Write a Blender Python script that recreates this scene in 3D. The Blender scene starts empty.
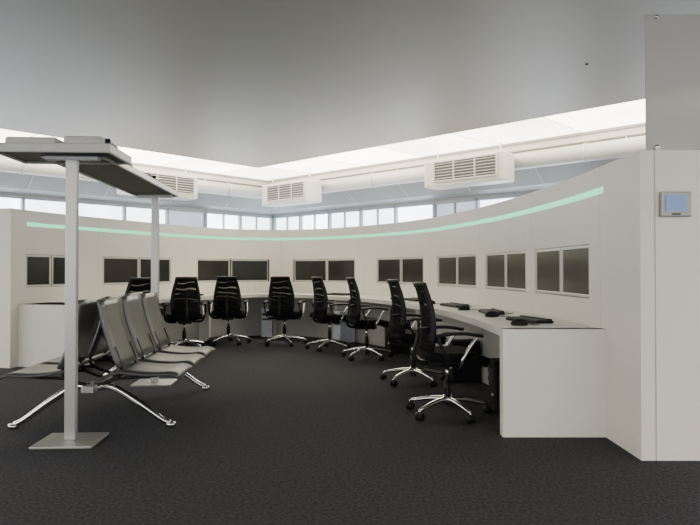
import bpy, bmesh, math, random
from mathutils import Vector, Matrix
random.seed(4)
scene = bpy.context.scene

# ---------------------------------------------------------------- materials
def mat(name, col, rough=0.5, metal=0.0, emit=None, estr=0.0, noise=0.0, nscale=20, bump=0.0, alpha=1.0, spec=None):
    m = bpy.data.materials.new(name); m.use_nodes = True
    nt = m.node_tree; b = nt.nodes['Principled BSDF']
    b.inputs['Base Color'].default_value = (*col, 1)
    b.inputs['Roughness'].default_value = rough
    b.inputs['Metallic'].default_value = metal
    b.inputs['Alpha'].default_value = alpha
    if spec is not None: b.inputs['Specular IOR Level'].default_value = spec
    if emit:
        b.inputs['Emission Color'].default_value = (*emit, 1)
        b.inputs['Emission Strength'].default_value = estr
    if noise or bump:
        tc = nt.nodes.new('ShaderNodeTexCoord'); n = nt.nodes.new('ShaderNodeTexNoise')
        n.inputs['Scale'].default_value = nscale; n.inputs['Detail'].default_value = 4
        nt.links.new(tc.outputs['Object'], n.inputs['Vector'])
        if noise:
            r = nt.nodes.new('ShaderNodeValToRGB')
            r.color_ramp.elements[0].position = 0.3; r.color_ramp.elements[1].position = 0.7
            r.color_ramp.elements[0].color = (*[c*(1-noise) for c in col], 1)
            r.color_ramp.elements[1].color = (*[min(1, c*(1+noise)) for c in col], 1)
            nt.links.new(n.outputs['Fac'], r.inputs['Fac']); nt.links.new(r.outputs['Color'], b.inputs['Base Color'])
        if bump:
            bp = nt.nodes.new('ShaderNodeBump'); bp.inputs['Strength'].default_value = bump
            bp.inputs['Distance'].default_value = 0.01
            nt.links.new(n.outputs['Fac'], bp.inputs['Height']); nt.links.new(bp.outputs['Normal'], b.inputs['Normal'])
    return m

M = {}
M['white'] = mat('white_lacquer', (0.88, 0.84, 0.76), 0.5, noise=0.015, nscale=3)
M['desk'] = mat('desk_white', (0.88, 0.86, 0.80), 0.35, noise=0.01, nscale=4)
M['seam'] = mat('seam_grey', (0.42, 0.41, 0.39), 0.6)
M['fascia'] = mat('fascia_grey', (0.5, 0.49, 0.46), 0.5)
M['carpet'] = mat('carpet_dark', (0.042, 0.043, 0.051), 0.95, noise=0.5, nscale=55, bump=0.5, spec=0.2)
M['ceil'] = mat('ceiling_grey', (0.275, 0.258, 0.235), 0.5, noise=0.01, nscale=1)
M['duct'] = mat('duct_grey', (0.45, 0.44, 0.42), 0.4)
M['slope'] = mat('bulkhead_grey', (0.26, 0.262, 0.265), 0.5)
M['bezel'] = mat('alu_bezel', (0.66, 0.64, 0.6), 0.4, 0.5)
M['alu'] = mat('brushed_alu', (0.52, 0.52, 0.5), 0.4, 0.7)
M['chrome'] = mat('polished_alu', (0.75, 0.75, 0.76), 0.15, 1.0)
M['screen'] = mat('screen_dark', (0.022, 0.021, 0.019), 0.2)
M['black'] = mat('black_fabric', (0.006, 0.006, 0.007), 0.85, noise=0.2, nscale=80, spec=.15)
M['plastic'] = mat('black_plastic', (0.007, 0.007, 0.008), 0.5, spec=.3)
M['bench'] = mat('bench_grey', (0.14, 0.14, 0.145), 0.36, 0.55, noise=0.1, nscale=90)
M['benchseat'] = mat('bench_seat', (0.10, 0.10, 0.105), 0.34, 0.5, noise=0.1, nscale=90)
M['dark'] = mat('dark_panel', (0.025, 0.025, 0.028), 0.5)
M['acwhite'] = mat('ac_white', (0.5, 0.485, 0.45), 0.45)
M['grille'] = mat('grille_dark', (0.05, 0.05, 0.05), 0.6)
M['proj'] = mat('projector_shell', (0.6, 0.6, 0.57), 0.4)
M['lens'] = mat('lens_glass', (0.02, 0.02, 0.03), 0.05)
M['frame'] = mat('window_frame', (0.3, 0.32, 0.35), 0.5)
M['room'] = mat('room_wall_paint', (0.5, 0.5, 0.5), 0.7)
M['led'] = mat('green_led', (0.02, 0.1, 0.05), 0.4, emit=(0.26, 1.0, 0.54), estr=1.7, spec=.1)
M['lcd'] = mat('touch_lcd', (0.1, 0.12, 0.2), 0.2, emit=(0.25, 0.4, 0.85), estr=0.45)
M['panelbezel'] = mat('touch_panel_bezel', (0.3, 0.3, 0.29), 0.4, .4)
M['paper'] = mat('paper', (0.8, 0.8, 0.78), 0.7)
M['pc'] = mat('pc_case', (0.6, 0.65, 0.75), 0.35)
M['lightframe'] = mat('light_joint', (0.7, 0.68, 0.62), 0.5, emit=(1, .93, .8), estr=3.0)

def emis(name, col, s, var=0.1, scale=0.7):
    m = bpy.data.materials.new(name); m.use_nodes = True; nt = m.node_tree
    nt.nodes.clear()
    o = nt.nodes.new('ShaderNodeOutputMaterial'); e = nt.nodes.new('ShaderNodeEmission')
    tc = nt.nodes.new('ShaderNodeTexCoord'); n = nt.nodes.new('ShaderNodeTexNoise'); n.inputs['Scale'].default_value = scale
    mr = nt.nodes.new('ShaderNodeMapRange'); mr.inputs['From Min'].default_value = .3; mr.inputs['From Max'].default_value = .7
    mr.inputs['To Min'].default_value = s*(1-var); mr.inputs['To Max'].default_value = s*(1+var)
    e.inputs['Color'].default_value = (*col, 1)
    nt.links.new(tc.outputs['Object'], n.inputs['Vector']); nt.links.new(n.outputs['Fac'], mr.inputs['Value'])
    nt.links.new(mr.outputs['Result'], e.inputs['Strength']); nt.links.new(e.outputs['Emission'], o.inputs['Surface'])
    return m
M['lum'] = [emis('luminous_panel_%d' % i, (1.0, 0.91-0.02*(i % 2), 0.74-0.04*(i % 2)), (11, 8.2, 9.6, 13)[i], 0.15) for i in range(4)]
M['pane'] = [emis('daylight_blind_%d' % i, c, s, 0.12, 1.5) for i, (c, s) in enumerate([((.80, .9, 1), 6.5), ((.8, .88, 1), 3.2), ((.8, .87, 1), 1.3), ((.82, .92, 1), 8.5)])]
M['fillpane'] = [emis('fill_pane_%d' % i, (.9, .95, 1), s, 0.12, 1.5) for i, s in enumerate((4.5, 3.5))]  # glowing panes for the unseen fill windows on the near walls

def mesh_mat():
    m = bpy.data.materials.new('chair_mesh_weave'); m.use_nodes = True; nt = m.node_tree
    b = nt.nodes['Principled BSDF']; b.inputs['Base Color'].default_value = (.006, .006, .007, 1); b.inputs['Roughness'].default_value = .8
    b.inputs['Specular IOR Level'].default_value = .15
    tc = nt.nodes.new('ShaderNodeTexCoord'); w = nt.nodes.new('ShaderNodeTexWave')
    w.bands_direction = 'Z'; w.inputs['Scale'].default_value = 4.0; w.inputs['Distortion'].default_value = 7; w.inputs['Detail'].default_value = 0
    w.inputs['Detail Scale'].default_value = 1
    r = nt.nodes.new('ShaderNodeValToRGB'); r.color_ramp.elements[0].position = .84; r.color_ramp.elements[1].position = .93
    r.color_ramp.elements[0].color = (.97,)*3+(1,); r.color_ramp.elements[1].color = (.6,)*3+(1,)
    nt.links.new(tc.outputs['Object'], w.inputs['Vector']); nt.links.new(w.outputs['Fac'], r.inputs['Fac'])
    nt.links.new(r.outputs['Color'], b.inputs['Alpha'])
    return m
M['weave'] = mesh_mat()

def glassy():
    m = bpy.data.materials.new('frosted_acrylic'); m.use_nodes = True; b = m.node_tree.nodes['Principled BSDF']
    b.inputs['Base Color'].default_value = (.5, .49, .46, 1); b.inputs['Roughness'].default_value = .4
    b.inputs['Alpha'].default_value = .93
    return m
M['acrylic'] = glassy()

# ---------------------------------------------------------------- builder
class B:
    def __init__(s): s.bm = bmesh.new(); s.mats = []
    def mi(s, m):
        if m not in s.mats: s.mats.append(m)
        return s.mats.index(m)
    def add(s, tb, m, smooth=False, mtx=None):
        i = s.mi(m)
        if mtx is not None: bmesh.ops.transform(tb, matrix=mtx, verts=tb.verts)
        for f in tb.faces: f.material_index = i; f.smooth = smooth
        me = bpy.data.meshes.new('t'); tb.to_mesh(me); tb.free(); s.bm.from_mesh(me); bpy.data.meshes.remove(me)
    def box(s, c, size, m, bev=0.0, mtx=None, seg=2, rot=None):
        tb = bmesh.new(); bmesh.ops.create_cube(tb, size=1)
        for v in tb.verts: v.co = Vector((v.co.x*size[0], v.co.y*size[1], v.co.z*size[2]))
        if bev: bmesh.ops.bevel(tb, geom=tb.edges[:], offset=bev, segments=seg, affect='EDGES', profile=.5)
        t = Matrix.Translation(Vector(c))
        if rot is not None: t = t @ rot
        if mtx is not None: t = mtx @ t
        s.add(tb, m, False, t)
    def cyl(s, p1, p2, r, m, r2=None, n=16, mtx=None):
        p1 = Vector(p1); p2 = Vector(p2); d = p2-p1
        tb = bmesh.new(); bmesh.ops.create_cone(tb, cap_ends=True, segments=n, radius1=r, radius2=r if r2 is None else r2, depth=d.length)
        t = Matrix.Translation((p1+p2)/2) @ d.to_track_quat('Z', 'Y').to_matrix().to_4x4()
        if mtx is not None: t = mtx @ t
        s.add(tb, m, True, t)
    def tube(s, pts, r, m, n=8, closed=False, flat=1.0, mtx=None, sub=4):
        P = [Vector(p) for p in pts]
        Q = []
        k = len(P)
        rng = range(k) if closed else range(k-1)
        for i in rng:
            if closed: a, b, c, d = P[(i-1) % k], P[i], P[(i+1) % k], P[(i+2) % k]
            else: a, b, c, d = P[max(i-1, 0)], P[i], P[i+1], P[min(i+2, k-1)]
            for j in range(sub):
                t = j/sub
                Q.append(.5*((2*b)+(c-a)*t+(2*a-5*b+4*c-d)*t*t+(3*b-a-3*c+d)*t**3))
        if not closed: Q.append(P[-1])
        rr = r if isinstance(r, (list, tuple)) else [r]*2
        tb = bmesh.new(); rings = []; N = len(Q)
        for i, q in enumerate(Q):
            t = (Q[(i+1) % N]-Q[i-1]) if closed else (Q[min(i+1, N-1)]-Q[max(i-1, 0)])
            t.normalize()
            u = Vector((1, 0, 0)) if abs(t.x) < .8 else Vector((0, 1, 0))
            x = (u-t*u.dot(t)).normalized(); y = t.cross(x)
            ra = rr[0]+(rr[1]-rr[0])*i/(N-1)
            rings.append([tb.verts.new(q+x*math.cos(2*math.pi*a/n)*ra+y*math.sin(2*math.pi*a/n)*ra*flat) for a in range(n)])
        for i in range(N if closed else N-1):
            A = rings[i]; C = rings[(i+1) % N]
            for a in range(n): tb.faces.new((A[a], A[(a+1) % n], C[(a+1) % n], C[a]))
        if not closed: tb.faces.new(rings[0][::-1]); tb.faces.new(rings[-1])
        bmesh.ops.recalc_face_normals(tb, faces=tb.faces)
        s.add(tb, m, True, mtx)
    def sheet(s, fn, nu, nv, th, m, mtx=None):
        tb = bmesh.new(); g = [[Vector(fn(i/nu, j/nv)) for j in range(nv+1)] for i in range(nu+1)]
        def nor(i, j):
            a = g[min(i+1, nu)][j]-g[max(i-1, 0)][j]; b = g[i][min(j+1, nv)]-g[i][max(j-1, 0)]
            return a.cross(b).normalized()
        T = [[tb.verts.new(g[i][j]+nor(i, j)*th/2) for j in range(nv+1)] for i in range(nu+1)]
        D = [[tb.verts.new(g[i][j]-nor(i, j)*th/2) for j in range(nv+1)] for i in range(nu+1)]
        for i in range(nu):
            for j in range(nv):
                tb.faces.new((T[i][j], T[i+1][j], T[i+1][j+1], T[i][j+1]))
                tb.faces.new((D[i][j], D[i][j+1], D[i+1][j+1], D[i+1][j]))
        for i in range(nu):
            tb.faces.new((T[i][0], D[i][0], D[i+1][0], T[i+1][0])); tb.faces.new((T[i][nv], T[i+1][nv], D[i+1][nv], D[i][nv]))
        for j in range(nv):
            tb.faces.new((T[0][j], T[0][j+1], D[0][j+1], D[0][j])); tb.faces.new((T[nu][j], D[nu][j], D[nu][j+1], T[nu][j+1]))
        s.add(tb, m, True, mtx)
    def face(s, vs, m, smooth=False):
        f = s.bm.faces.new([s.bm.verts.new(Vector(v)) for v in vs]); f.material_index = s.mi(m); f.smooth = smooth
    def done(s, name, loc=(0, 0, 0), rot=0):
        me = bpy.data.meshes.new(name); s.bm.to_mesh(me); s.bm.free()
        for m in s.mats: me.materials.append(m)
        o = bpy.data.objects.new(name, me); scene.collection.objects.link(o); o.location = loc; o.rotation_euler = (0, 0, rot)
        return o
def inst(o, name, loc, rot, parent=None):
    n = bpy.data.objects.new(name, o.data); scene.collection.objects.link(n); n.location = loc; n.rotation_euler = (0, 0, rot); return n

# ---------------------------------------------------------------- room (rotated rectangle)
C = Vector((-1.94, 15.6, 0)); E1 = Vector((.731, -.682, 0)).normalized(); E2 = Vector((-.682, -.731, 0)).normalized()
LU, LV, CH = 18.0, 17.0, 3.2
def R(u, v, z): return C+E1*u+E2*v+Vector((0, 0, z))
def prism(b, u0, u1, v0, v1, z0, z1, m):
    p = [R(u0, v0, z0), R(u1, v0, z0), R(u1, v1, z0), R(u0, v1, z0), R(u0, v0, z1), R(u1, v0, z1), R(u1, v1, z1), R(u0, v1, z1)]
    for q in ((0, 1, 2, 3), (7, 6, 5, 4), (0, 4, 5, 1), (1, 5, 6, 2), (2, 6, 7, 3), (3, 7, 4, 0)):
        b.face([p[i] for i in q], m)
b = B(); prism(b, -.2, LU+.2, -.2, LV+.2, -.1, 0, M['carpet']); b.done('floor')
I0, I1 = .92, 2.33
b = B()
prism(b, I1, LU-I1, I1, LV-I1, CH, CH+.15, M['ceil'])
prism(b, -.2, I0, -.2, LV+.2, CH, CH+.15, M['ceil']); prism(b, LU-I0, LU+.2, -.2, LV+.2, CH, CH+.15, M['ceil'])
prism(b, I0, LU-I0, -.2, I0, CH, CH+.15, M['ceil']); prism(b, I0, LU-I0, LV-I0, LV+.2, CH, CH+.15, M['ceil'])
prism(b, I0, LU-I0, I0, LV-I0, CH+.15, CH+.17, M['ceil'])
b.cyl((2.33, 6.08, CH-.012), (2.33, 6.08, CH+.01), .014, M['dark'])
b.done('ceiling')
b = B()
def band(horizontal, fixed0, fixed1, a0, a1):
    n = max(1, round((a1-a0)/1.41)); st = (a1-a0)/n
    for k in range(n):
        x0, x1 = a0+k*st, a0+(k+1)*st
        m = M['lum'][(k*3+int(horizontal)) % 4]
        for (p0, p1, z0, z1, mm) in ((x0+.012, x1-.012, .04, .06, m), (x0-.012, x0+.012, .035, .07, M['lightframe'])):
            if horizontal: prism(b, max(p0, a0), p1, fixed0, fixed1, CH+z0, CH+z1, mm)
            else: prism(b, fixed0, fixed1, max(p0, a0), p1, CH+z0, CH+z1, mm)
band(True, I0, I1, I0, LU-I0); band(True, LV-I1, LV-I0, I0, LU-I0)
band(False, I0, I1, I1, LV-I1); band(False, LU-I1, LU-I0, I1, LV-I1)
b.done('luminous_ceiling_panels')

SZ, WT = .9, 2.52
def winwall(name, side, L, far=False, z0=SZ):
    b = B()
    def pr(a0, a1, d0, d1, zz0, zz1, m):
        if far:
            F = LV if side == 'u' else LU
            d0, d1 = F-d1, F-d0
        if side == 'u': prism(b, a0, a1, d0, d1, zz0, zz1, m)
        else: prism(b, d0, d1, a0, a1, zz0, zz1, m)
    pr(-.2, L+.2, -.2, 0, 0, z0, M['room']); pr(-.2, L+.2, -.2, 0, WT, CH, M['slope'])
    b.done(name)
    b = B(); a = 0; w = .98
    while a < L:
        a1 = min(a+w, L)
        mm = random.choice(M['fillpane']) if far else M['pane'][random.choice([0, 0, 3, 1, 0, 3, 2])]
        pr(a, a1, -.12, -.10, z0, WT, mm)
        pr(a-.025, a+.025, -.1, -.01, z0, WT, M['frame'])
        if not far and random.random() < .5: pr(a+.45, a+.48, -.1, -.05, z0, WT, M['frame'])
        a += w
    pr(0, L, -.1, -.01, z0, z0+.05, M['frame']); pr(0, L, -.1, -.01, WT-.05, WT, M['frame'])
    return b
winwall('wall_right', 'u', LU).done('window_1')
winwall('wall_left', 'v', LV).done('window_2')
winwall('wall_east', 'v', LV, True).done('fill_window_3')  # out-of-view window row, added as fill light for the console interior
winwall('wall_back', 'u', LU, True).done('fill_window_4')  # windows behind the camera, added to brighten the camera-facing wall

def bulk(side, L):
    b = B()
    def P(a, o, z): return R(a, o, z) if side == 'u' else R(o, a, z)
    prof = [(.9, CH-.002), (.9, 3.10), (.84, 3.07), (.22, 2.62), (.0, 2.56)]
    for j in range(len(prof)-1):
        (o0, z0), (o1, z1) = prof[j], prof[j+1]
        b.face([P(o0, o0, z0), P(o1, o1, z1), P(L, o1, z1), P(L, o0, z0)], M['acwhite'] if j < 2 else M['slope'])
    a = 1.6
    while a < L:
        b.face([P(a, .845, 3.062), P(a, .22, 2.61), P(a+.03, .22, 2.61), P(a+.03, .845, 3.062)], M['seam']); a += 1.43
    return b
bulk('u', LU).done('trim_1'); bulk('v', LV).done('trim_2')
def duct(side, L):
    b = B()
    def P(a, o, z): return R(a, o, z) if side == 'u' else R(o, a, z)
    b.cyl(P(.88, .88, 2.93), P(L, .88, 2.93), .135, M['duct'], n=24)
    a = 2.0
    while a < L:
        b.cyl(P(a, .88, 2.93), P(a+.04, .88, 2.93), .145, M['acwhite'], n=24); a += 2.1
    a = 2.6
    while a < L:
        b.box(P(a, .88, 3.1), (.02, .02, .2), M['alu']); a += 2.1
    return b
duct('u', LU).done('ventilation_duct'); duct('v', LV).done('ventilation_duct')

def acunit():
    b = B()
    b.box((0, -.2, 0), (1.5, .40, .46), M['acwhite'], .03)
    b.box((-.06, .004, .02), (1.16, .02, .30), M['grille'])
    for f in (-.65, .53): b.box((f, .012, .02), (.02, .03, .33), M['acwhite'])
    for z in (-.14, .18): b.box((-.06, .012, z), (1.2, .03, .02), M['acwhite'])
    for i in range(6): b.box((-.06, .014, -.10+i*.048), (1.16, .016, .006), M['acwhite'], rot=Matrix.Rotation(.5, 4, 'X'))
    for x in (-.26, .14): b.box((x, .016, .02), (.02, .024, .30), M['acwhite'])
    for x in (-.6, .6): b.cyl((x, -.2, .2), (x, -.2, .40), .012, M['alu'])
    return b
angU = math.atan2(E2.y, E2.x)-math.pi/2
angV = math.atan2(E1.y, E1.x)-math.pi/2
ac = acunit().done('air_conditioning_unit', R(6.5, 1.46, 2.80), angU)
for u in (2.1, 10.8, 15.2): inst(ac, 'air_conditioning_unit', R(u, 1.46, 2.80), angU)
for v in (3.9, 7.7, 12.1): inst(ac, 'air_conditioning_unit', R(1.46, v, 2.80), angV)

# ---------------------------------------------------------------- curved console wall
CP = [(1.79, 3.82), (1.79, 4.36), (1.78, 5.27), (1.64, 6.8), (1.25, 8.55), (.77, 9.6), (0, 10.65), (-.9, 11.35), (-1.85, 11.37), (-2.6, 10.72), (-3.12, 9.65), (-3.55, 8.75), (-3.88, 8.0), (-4.05, 7.4)]
CP = [Vector((*p, 0)) for p in CP]
dense = []
for i in range(len(CP)-1):
    a, q, c, d = CP[max(i-1, 0)], CP[i], CP[i+1], CP[min(i+2, len(CP)-1)]
    for j in range(24):
        t = j/24; dense.append(.5*((2*q)+(c-a)*t+(2*a-5*q+4*c-d)*t*t+(3*q-a-3*c+d)*t**3))
dense.append(CP[-1])
for it in range(120):
    dense = [dense[0]]+[(dense[i-1]+dense[i]*2+dense[i+1])/4 for i in range(1, len(dense)-1)]+[dense[-1]]
cum = [0]
for i in range(1, len(dense)): cum.append(cum[-1]+(dense[i]-dense[i-1]).length)
SL = cum[-1]
def pos(s):
    s = max(0, min(SL, s))
    lo, hi = 0, len(cum)-1
    while hi-lo > 1:
        mid = (lo+hi)//2
        if cum[mid] <= s: lo = mid
        else: hi = mid
    t = (s-cum[lo])/(cum[hi]-cum[lo]); return dense[lo].lerp(dense[hi], t)
def tan(s): return (pos(min(SL, s+.15))-pos(max(0, s-.15))).normalized()
def W(s, off, z):
    t = tan(s); return pos(s)+Vector((t.y, -t.x, 0))*off+Vector((0, 0, z))
HW, TH = 1.91, .85
PAIRS = [1.42, 2.80, 4.24, 5.9, 7.8, 9.66, 11.7, 13.27]
PW = [1.2, 1.12, 1.22, 1.26, 1.42, 1.42, 1.42, .84]
Z0, Z1 = .955, 1.365
opens = [(c-w/2, c+w/2) for c, w in zip(PAIRS, PW)]
brk = {0.0, SL}
for a, c in opens: brk |= {a, c}
joints = [.62]+[(PAIRS[i]+PAIRS[i+1])/2 for i in range(7)]
for j in joints: brk |= {j-.0015, j+.0015}
s = 0
while s < SL: brk.add(round(s, 3)); s += .12
brk = sorted(brk); BR = [brk[0]]
for x in brk[1:]:
    if x-BR[-1] > 1e-4: BR.append(x)
b = B(); wm = M['white']; D = .05
for i in range(len(BR)-1):
    a, c = BR[i], BR[i+1]; mid = (a+c)/2
    m = M['seam'] if any(abs(mid-j) < .0016 for j in joints) else wm
    op = any(o0 < mid < o1 for o0, o1 in opens)
    zs = [(0, Z0), (Z1, HW)] if op else [(0, HW)]
    for z0, z1 in zs: b.face([W(a, 0, z0), W(a, 0, z1), W(c, 0, z1), W(c, 0, z0)], m, True)
    if op:
        b.face([W(a, D, Z0), W(a, D, Z1), W(c, D, Z1), W(c, D, Z0)], M['dark'])
        b.face([W(a, 0, Z0), W(a, D, Z0), W(c, D, Z0), W(c, 0, Z0)], wm); b.face([W(a, 0, Z1), W(a, D, Z1), W(c, D, Z1), W(c, 0, Z1)], wm)
    b.face([W(a, 0, HW), W(a, TH, HW), W(c, TH, HW), W(c, 0, HW)], wm)
    b.face([W(a, TH, 0), W(a, TH, HW), W(c, TH, HW), W(c, TH, 0)], wm, True)
for o in opens:
    for x in o: b.face([W(x, 0, Z0), W(x, 0, Z1), W(x, D, Z1), W(x, D, Z0)], wm)
for x in (0, SL): b.face([W(x, 0, 0), W(x, TH, 0), W(x, TH, HW), W(x, 0, HW)], wm)
p = W(0, .09, 0); b.box((p.x, p.y-.001, HW/2), (.004, .004, HW), M['seam'])
b.done('curved_console_wall')
b = B(); s = .55; z0, z1 = 1.716, 1.759
while s < SL-.25:
    e = min(s+.12, SL-.25)
    b.face([W(s, -.006, z0), W(s, -.006, z1), W(e, -.006, z1), W(e, -.006, z0)], M['led'])
    b.face([W(s, -.006, z1), W(s, -.001, z1), W(e, -.001, z1), W(e, -.006, z1)], M['led'])
    b.face([W(s, -.006, z0), W(s, -.001, z0), W(e, -.001, z0), W(e, -.006, z0)], M['led'])
    s = e
b.done('led_light_strip')
def frame_at(s, off, z):
    t = tan(s); n = Vector((t.y, -t.x, 0)); m = Matrix((( -t.x, -n.x, 0, 0), (-t.y, -n.y, 0, 0), (0, 0, 1, 0), (0, 0, 0, 1)))
    m.translation = W(s, off, z); return m
for c, w in zip(PAIRS, PW):
    for sg in (-1, 1):
        mw = w/2-.012; mh = Z1-Z0-.010
        m = frame_at(c+sg*w/4, .018, (Z0+Z1)/2)
        b = B()
        b.box((0, -.012, 0), (mw-.01, .024, mh-.01), M['plastic'])
        fr = .024
        for sx in (-1, 1): b.box((sx*(mw/2-fr/2), 0, 0), (fr, .03, mh), M['bezel'], .003)
        for sz in (-1, 1): b.box((0, 0, sz*(mh/2-fr/2)), (mw-fr, .03, fr), M['bezel'], .003)
        b.box((0, .004, 0), (mw-2*fr, .008, mh-2*fr), M['screen'])
        o = b.done('wall_monitor'); o.matrix_world = m

# desk
b = B(); DS, DE, DD, DZ = .53, SL-.12, .72, .755
n = 110; th = .055
for i in range(n):
    a = DS+(DE-DS)*i/n; c = DS+(DE-DS)*(i+1)/n
    b.face([W(a, -.001, DZ), W(a, -DD, DZ), W(c, -DD, DZ), W(c, -.001, DZ)], M['desk'])
    b.face([W(a, -.001, DZ-th), W(a, -DD, DZ-th), W(c, -DD, DZ-th), W(c, -.001, DZ-th)], M['desk'])
    b.face([W(a, -DD, DZ), W(a, -DD, DZ-th), W(c, -DD, DZ-th), W(c, -DD, DZ)], M['desk'], True)
    b.face([W(a, -.28, 0), W(a, -.28, DZ-th), W(c, -.28, DZ-th), W(c, -.28, 0)], M['fascia'], True)
def slab(s0, s1, o0, o1, z0, z1, m):
    p = [W(s0, o0, z0), W(s1, o0, z0), W(s1, o1, z0), W(s0, o1, z0), W(s0, o0, z1), W(s1, o0, z1), W(s1, o1, z1), W(s0, o1, z1)]
    for q in ((0, 1, 2, 3), (7, 6, 5, 4), (0, 4, 5, 1), (1, 5, 6, 2), (2, 6, 7, 3), (3, 7, 4, 0)): b.face([p[i] for i in q], m)
slab(DS, DS+.09, -.001, -DD, 0, DZ, M['desk']); slab(DE-.5, DE, -.001, -DD, 0, DZ, M['desk'])
for c in (4.4, 7.0, 8.75, 10.6): slab(c-.02, c+.02, -.28, -.5, 0, DZ-th, M['desk'])
b.done('curved_desk')

def ang(s): t = tan(s); return math.atan2(-t.x, t.y)
def keyboard():
    b = B(); b.box((0, 0, .012), (.44, .16, .024), M['plastic'], .004, rot=None)
    b.box((0, .06, .03), (.43, .03, .014), M['plastic'], .004)
    for i in range(14):
        for j in range(4): b.box((-.195+i*.03, -.058+j*.026, .027), (.024, .02, .006), M['dark'])
    b.tube([(.1, .08, .015), (.12, .15, .006), (.02, .2, .004), (-.1, .24, .004)], .003, M['plastic'])
    return b
kb = None
for s, o, r in ((1.15, -.36, .25), (2.15, -.38, -.1), (3.3, -.4, .1), (4.7, -.4, 0), (7.0, -.45, 0), (11, -.42, 0)):
    w = W(s, o, DZ+.001); a = ang(s)-math.pi/2+r
    if kb is None: kb = keyboard().done('computer_keyboard', w, a)
    else: inst(kb, 'computer_keyboard', w, a)
def mouse():
    b = B(); tb = bmesh.new(); bmesh.ops.create_uvsphere(tb, u_segments=16, v_segments=10, radius=1)
    for v in tb.verts: v.co = Vector((v.co.x*.04, v.co.y*.065, max(v.co.z, -.3)*.04+.012))
    b.add(tb, M['plastic'], True); b.tube([(0, .05, .012), (.02, .1, .005), (-.02, .16, .004)], .003, M['plastic']); return b
ms = None
for s, o in ((.84, -.52), (1.72, -.5), (2.65, -.5), (3.85, -.5), (5.2, -.5)):
    w = W(s, o, DZ+.001)
    if ms is None: ms = mouse().done('computer_mouse', w, ang(s)-1.57)
    else: inst(ms, 'computer_mouse', w, ang(s)-1.57)
b = B(); b.box((0, 0, .002), (.21, .297, .004), M['paper']); pp = b.done('paper_sheets', W(.78, -.26, DZ+.001), .15)
def pc(m, h=.42):
    b = B(); b.box((0, 0, h/2+.01), (.19, .3, h), m, .008); b.box((0, .155, h*.8), (.15, .012, .04), M['dark']); b.box((0, .155, h*.63), (.15, .012, .03), M['dark'])
    b.cyl((.05, .15, .15), (.05, .162, .15), .012, M['alu'])
    for x in (-.07, .07):
        for y in (-.12, .12): b.cyl((x, y, 0), (x, y, .012), .015, M['dark'])
    return b
o = pc(M['pc'], .5).done('computer_tower'); o.matrix_world = frame_at(8.95, -.50, 0)
o4 = inst(o, 'computer_tower', (0, 0, 0), 0); o4.matrix_world = frame_at(6.75, -.50, 0)
o2 = pc(M['plastic']).done('computer_tower'); o2.matrix_world = frame_at(1.35, -.46, 0)
for s in (5.2, 2.8):
    o3 = inst(o2, 'computer_tower', (0, 0, 0), 0); o3.matrix_world = frame_at(s, -.46, 0)

b = B(); yF = 3.82
b.box((2.0, yF-.012, 1.575), (.19, .024, .155), M['panelbezel'], .006); b.box((2.0, yF-.027, 1.58), (.13, .006, .10), M['lcd'])
b.box((2.0, yF-.026, 1.513), (.05, .006, .01), M['dark']); b.done('wall_touch_panel')
b = B(); b.box((2.235, 3.9, 2.355), (.74, .012, .86), M['acrylic'], .002)
for x in (1.93, 2.23, 2.53):
    for z in (1.945, 2.765):
        b.cyl((x, 3.88, z), (x, 3.92, z), .012, M['chrome'])
    b.box((x, 3.9, 1.925), (.03, .05, .03), M['alu'])
b.done('acrylic_screen_panel')

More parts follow.
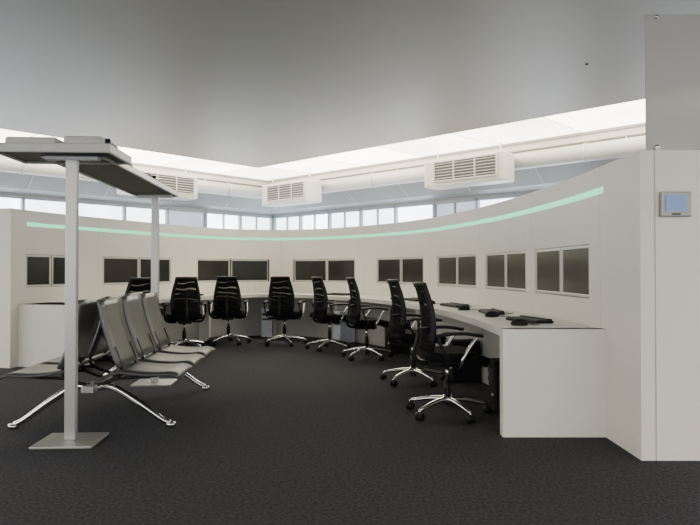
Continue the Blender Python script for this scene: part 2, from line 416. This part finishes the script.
# ---------------------------------------------------------------- office chair, faces +y
def chair():
    b = B()
    for k in range(5):
        a = math.radians(90+72*k); d = Vector((math.cos(a), math.sin(a), 0))
        b.tube([d*.02+Vector((0, 0, .125)), d*.15+Vector((0, 0, .115)), d*.33+Vector((0, 0, .078))], [.026, .014], M['chrome'], n=8)
        e = d*.33; t = Vector((-d.y, d.x, 0))
        b.cyl(e+Vector((0, 0, .05)), e+Vector((0, 0, .085)), .009, M['chrome'], n=8)
        for sg in (-1, 1): b.cyl(e+t*sg*.008+Vector((0, 0, .031)), e+t*sg*.028+Vector((0, 0, .031)), .03, M['plastic'], n=14)
        b.cyl(e-t*.01+Vector((0, 0, .035)), e+t*.01+Vector((0, 0, .035)), .022, M['plastic'], n=10)
    b.cyl((0, 0, .09), (0, 0, .16), .035, M['chrome']); b.cyl((0, 0, .14), (0, 0, .28), .027, M['plastic']); b.cyl((0, 0, .26), (0, 0, .41), .017, M['chrome'])
    b.box((0, -.02, .415), (.18, .28, .05), M['plastic'], .012)
    b.cyl((.08, .02, .41), (.26, .02, .405), .008, M['plastic'], n=8)
    def seat(u, v):
        x = (u-.5)*.49*(1-.10*(2*v-1)**4); y = -.21+.49*v
        z = .470+.018*(2*u-1)**2-.05*max(0, v-.72)**1.5*6+.02*max(0, .2-v)*5
        return (x, y, z)
    b.sheet(seat, 12, 12, .07, M['black'])
    def hw(v): return .195+.02*math.sin(math.pi*min(1, v*1.15))-.05*v*v
    def back(u, v, k=1.0):
        x = (2*u-1)*hw(v)*k
        y = -.215+.035*math.sin(v*math.pi*.9)-.065*v**1.4+.055*(2*u-1)**2
        return Vector((x, y, .53+.54*v))
    b.sheet(lambda u, v: back(u, .02+.96*v, .97), 10, 14, .012, M['weave'])
    b.sheet(lambda u, v: back(.0+.12*u, v), 2, 14, .024, M['plastic']); b.sheet(lambda u, v: back(.88+.12*u, v), 2, 14, .024, M['plastic'])
    b.sheet(lambda u, v: back(u, .93+.07*v), 10, 2, .026, M['plastic']); b.sheet(lambda u, v: back(u, .0+.16*v), 10, 2, .028, M['black'])
    b.tube([(0, -.10, .41), (0, -.24, .43), (0, -.27, .52), (0, -.24, .65), (0, -.235, .78)], [.026, .016], M['plastic'], flat=.7)
    b.tube([(-.17, -.19, .72), (0, -.235, .70), (.17, -.19, .72)], .010, M['plastic'])
    for sx in (-1, 1):
        b.tube([(sx*.12, -.06, .41), (sx*.24, -.06, .42), (sx*.285, -.07, .5), (sx*.285, -.13, .62), (sx*.28, -.10, .675), (sx*.28, .05, .682), (sx*.28, .17, .665)], .013, M['plastic'], sub=5)
        b.tube([(sx*.12, .03, .41), (sx*.25, .04, .42), (sx*.287, .05, .48), (sx*.285, .11, .58), (sx*.28, .17, .655)], .012, M['chrome'], sub=5)
        b.tube([(sx*.28, -.15, .660), (sx*.28, -.05, .678), (sx*.28, .08, .680), (sx*.275, .21, .660)], .03, M['plastic'], flat=.5)
    return b
chairs = [(-2.75, 8.0, 35), (-2.43, 9.1, 22), (-1.93, 9.85, 5), (-1.03, 9.75, -12), (-.30, 9.15, -60), (.22, 8.25, -75), (.66, 6.5, -78), (.79, 5.05, -85)]
ch = None
for x, y, r in chairs:
    if ch is None: ch = chair().done('office_chair', (x, y, 0), math.radians(r))
    else: inst(ch, 'office_chair', (x, y, 0), math.radians(r))

# ---------------------------------------------------------------- beam seating
b = B(); L = 1.68
b.box((0, 0, .30), (.09, L, .05), M['alu'], .008)
for sx in (-1, 1):
    for k in range(3):
        yc = -L/2+.28+k*.56
        def seat(u, v, sx=sx, yc=yc):
            o = .19+.46*u; z = .425-.035*math.sin(u*math.pi*.8)+.012*u-(.05*max(0, u-.85)**1.2*8)
            return (sx*o, yc+(v-.5)*.51, z)
        b.sheet(seat, 12, 4, .02, M['benchseat'])
        def back(u, v, sx=sx, yc=yc):
            o = .215-.15*u-.02*math.sin(u*math.pi); z = .45+.50*u
            return (sx*o, yc+(v-.5)*.51*(1-.03*u), z)
        b.sheet(back, 10, 4, .02, M['bench'])
        for yy in (-.18, .18):
            b.tube([(sx*.02, yc+yy, .31), (sx*.16, yc+yy, .36), (sx*.215, yc+yy, .43), (sx*.16, yc+yy, .6)], .013, M['plastic'])
            b.tube([(sx*.15, yc+yy, .365), (sx*.36, yc+yy, .375), (sx*.58, yc+yy, .395)], .011, M['plastic'])
for y in (-L/2+.12, L/2-.12):
    for sx in (-1, 1):
        b.tube([(sx*.02, y, .30), (sx*.14, y, .30), (sx*.32, y, .19), (sx*.50, y, .06), (sx*.57, y, .03)], [.032, .02], M['chrome'])
        b.cyl((sx*.575, y, 0), (sx*.575, y, .035), .035, M['chrome'])
BA = math.radians(3.0)
b.done('beam_seating_bench', (-1.95, 5.34, 0), BA)

# ---------------------------------------------------------------- projector stand
b = B(); HY = 1.09; T = 1.95
for y in (-HY, HY):
    b.box((0, y, .008), (.40, .36, .016), M['alu'], .004)
    b.box((0, y, (T+.016)/2), (.075, .05, T-.016), M['alu'], .006)
    b.box((.0385, y, .98), (.002, .02, 1.8), M['seam'])
    b.box((0, y, 1.935), (.36, .06, .03), M['alu'], .004)
b.box((0.0, .05, T+.012), (.40, 2.2, .022), M['dark'])
for sx in (-1, 1): b.box((sx*.21, .05, T+.012), (.025, 2.24, .05), M['alu'], .006)
for sy in (-1, 1): b.box((0, .05+sy*1.11, T+.012), (.44, .03, .05), M['alu'], .006)
b.box((-.06, -1.06, T+.012), (.74, .44, .02), M['dark'])
for sx in (-1, 1): b.box((-.06+sx*.37, -1.06, T+.018), (.025, .48, .06), M['proj'], .006)
for sy in (-1, 1): b.box((-.06, -1.06+sy*.23, T+.018), (.74, .025, .06), M['proj'], .006)
b.done('projector_stand', (-1.96, 5.33, 0), BA)
def projector():
    b = B(); b.box((0, 0, .055), (.34, .26, .07), M['proj'], .022, seg=4)
    for x in (-.12, .12):
        for y in (-.09, .09): b.cyl((x, y, 0), (x, y, .022), .015, M['dark'])
    b.cyl((.09, .12, .057), (.09, .15, .057), .03, M['plastic'], n=24); b.cyl((.09, .148, .057), (.09, .155, .057), .023, M['lens'], n=24)
    for i in range(6): b.box((-.14+i*.025, .131, .055), (.014, .004, .03), M['dark'])
    b.box((-.05, -.02, .092), (.12, .05, .004), M['seam'])
    return b
rot = Matrix.Rotation(BA, 3, 'Z'); base = Vector((-1.96, 5.33, 0))
pr = None
for x, y, a in ((.12, -1.06, -90), (-.24, -1.06, 0), (.0, -.3, -90), (.0, .6, -90)):
    p = base+rot @ Vector((x, y, T+.024))
    if pr is None: pr = projector().done('projector', p, math.radians(a)+BA)
    else: inst(pr, 'projector', p, math.radians(a)+BA)

# ---------------------------------------------------------------- world, camera
w = bpy.data.worlds.new('World'); scene.world = w; w.use_nodes = True
nt = w.node_tree; bg = nt.nodes['Background']; sk = nt.nodes.new('ShaderNodeTexSky'); sk.sky_type = 'HOSEK_WILKIE'
nt.links.new(sk.outputs['Color'], bg.inputs['Color']); bg.inputs['Strength'].default_value = .5
cam = bpy.data.cameras.new('camera'); co = bpy.data.objects.new('camera', cam); scene.collection.objects.link(co)
cam.sensor_width = 36; cam.lens = 620/700*36; cam.clip_end = 100
co.location = (0, 0, 1.17); co.rotation_euler = (math.radians(90)+math.atan(7.5/620), 0, 0)
scene.camera = co
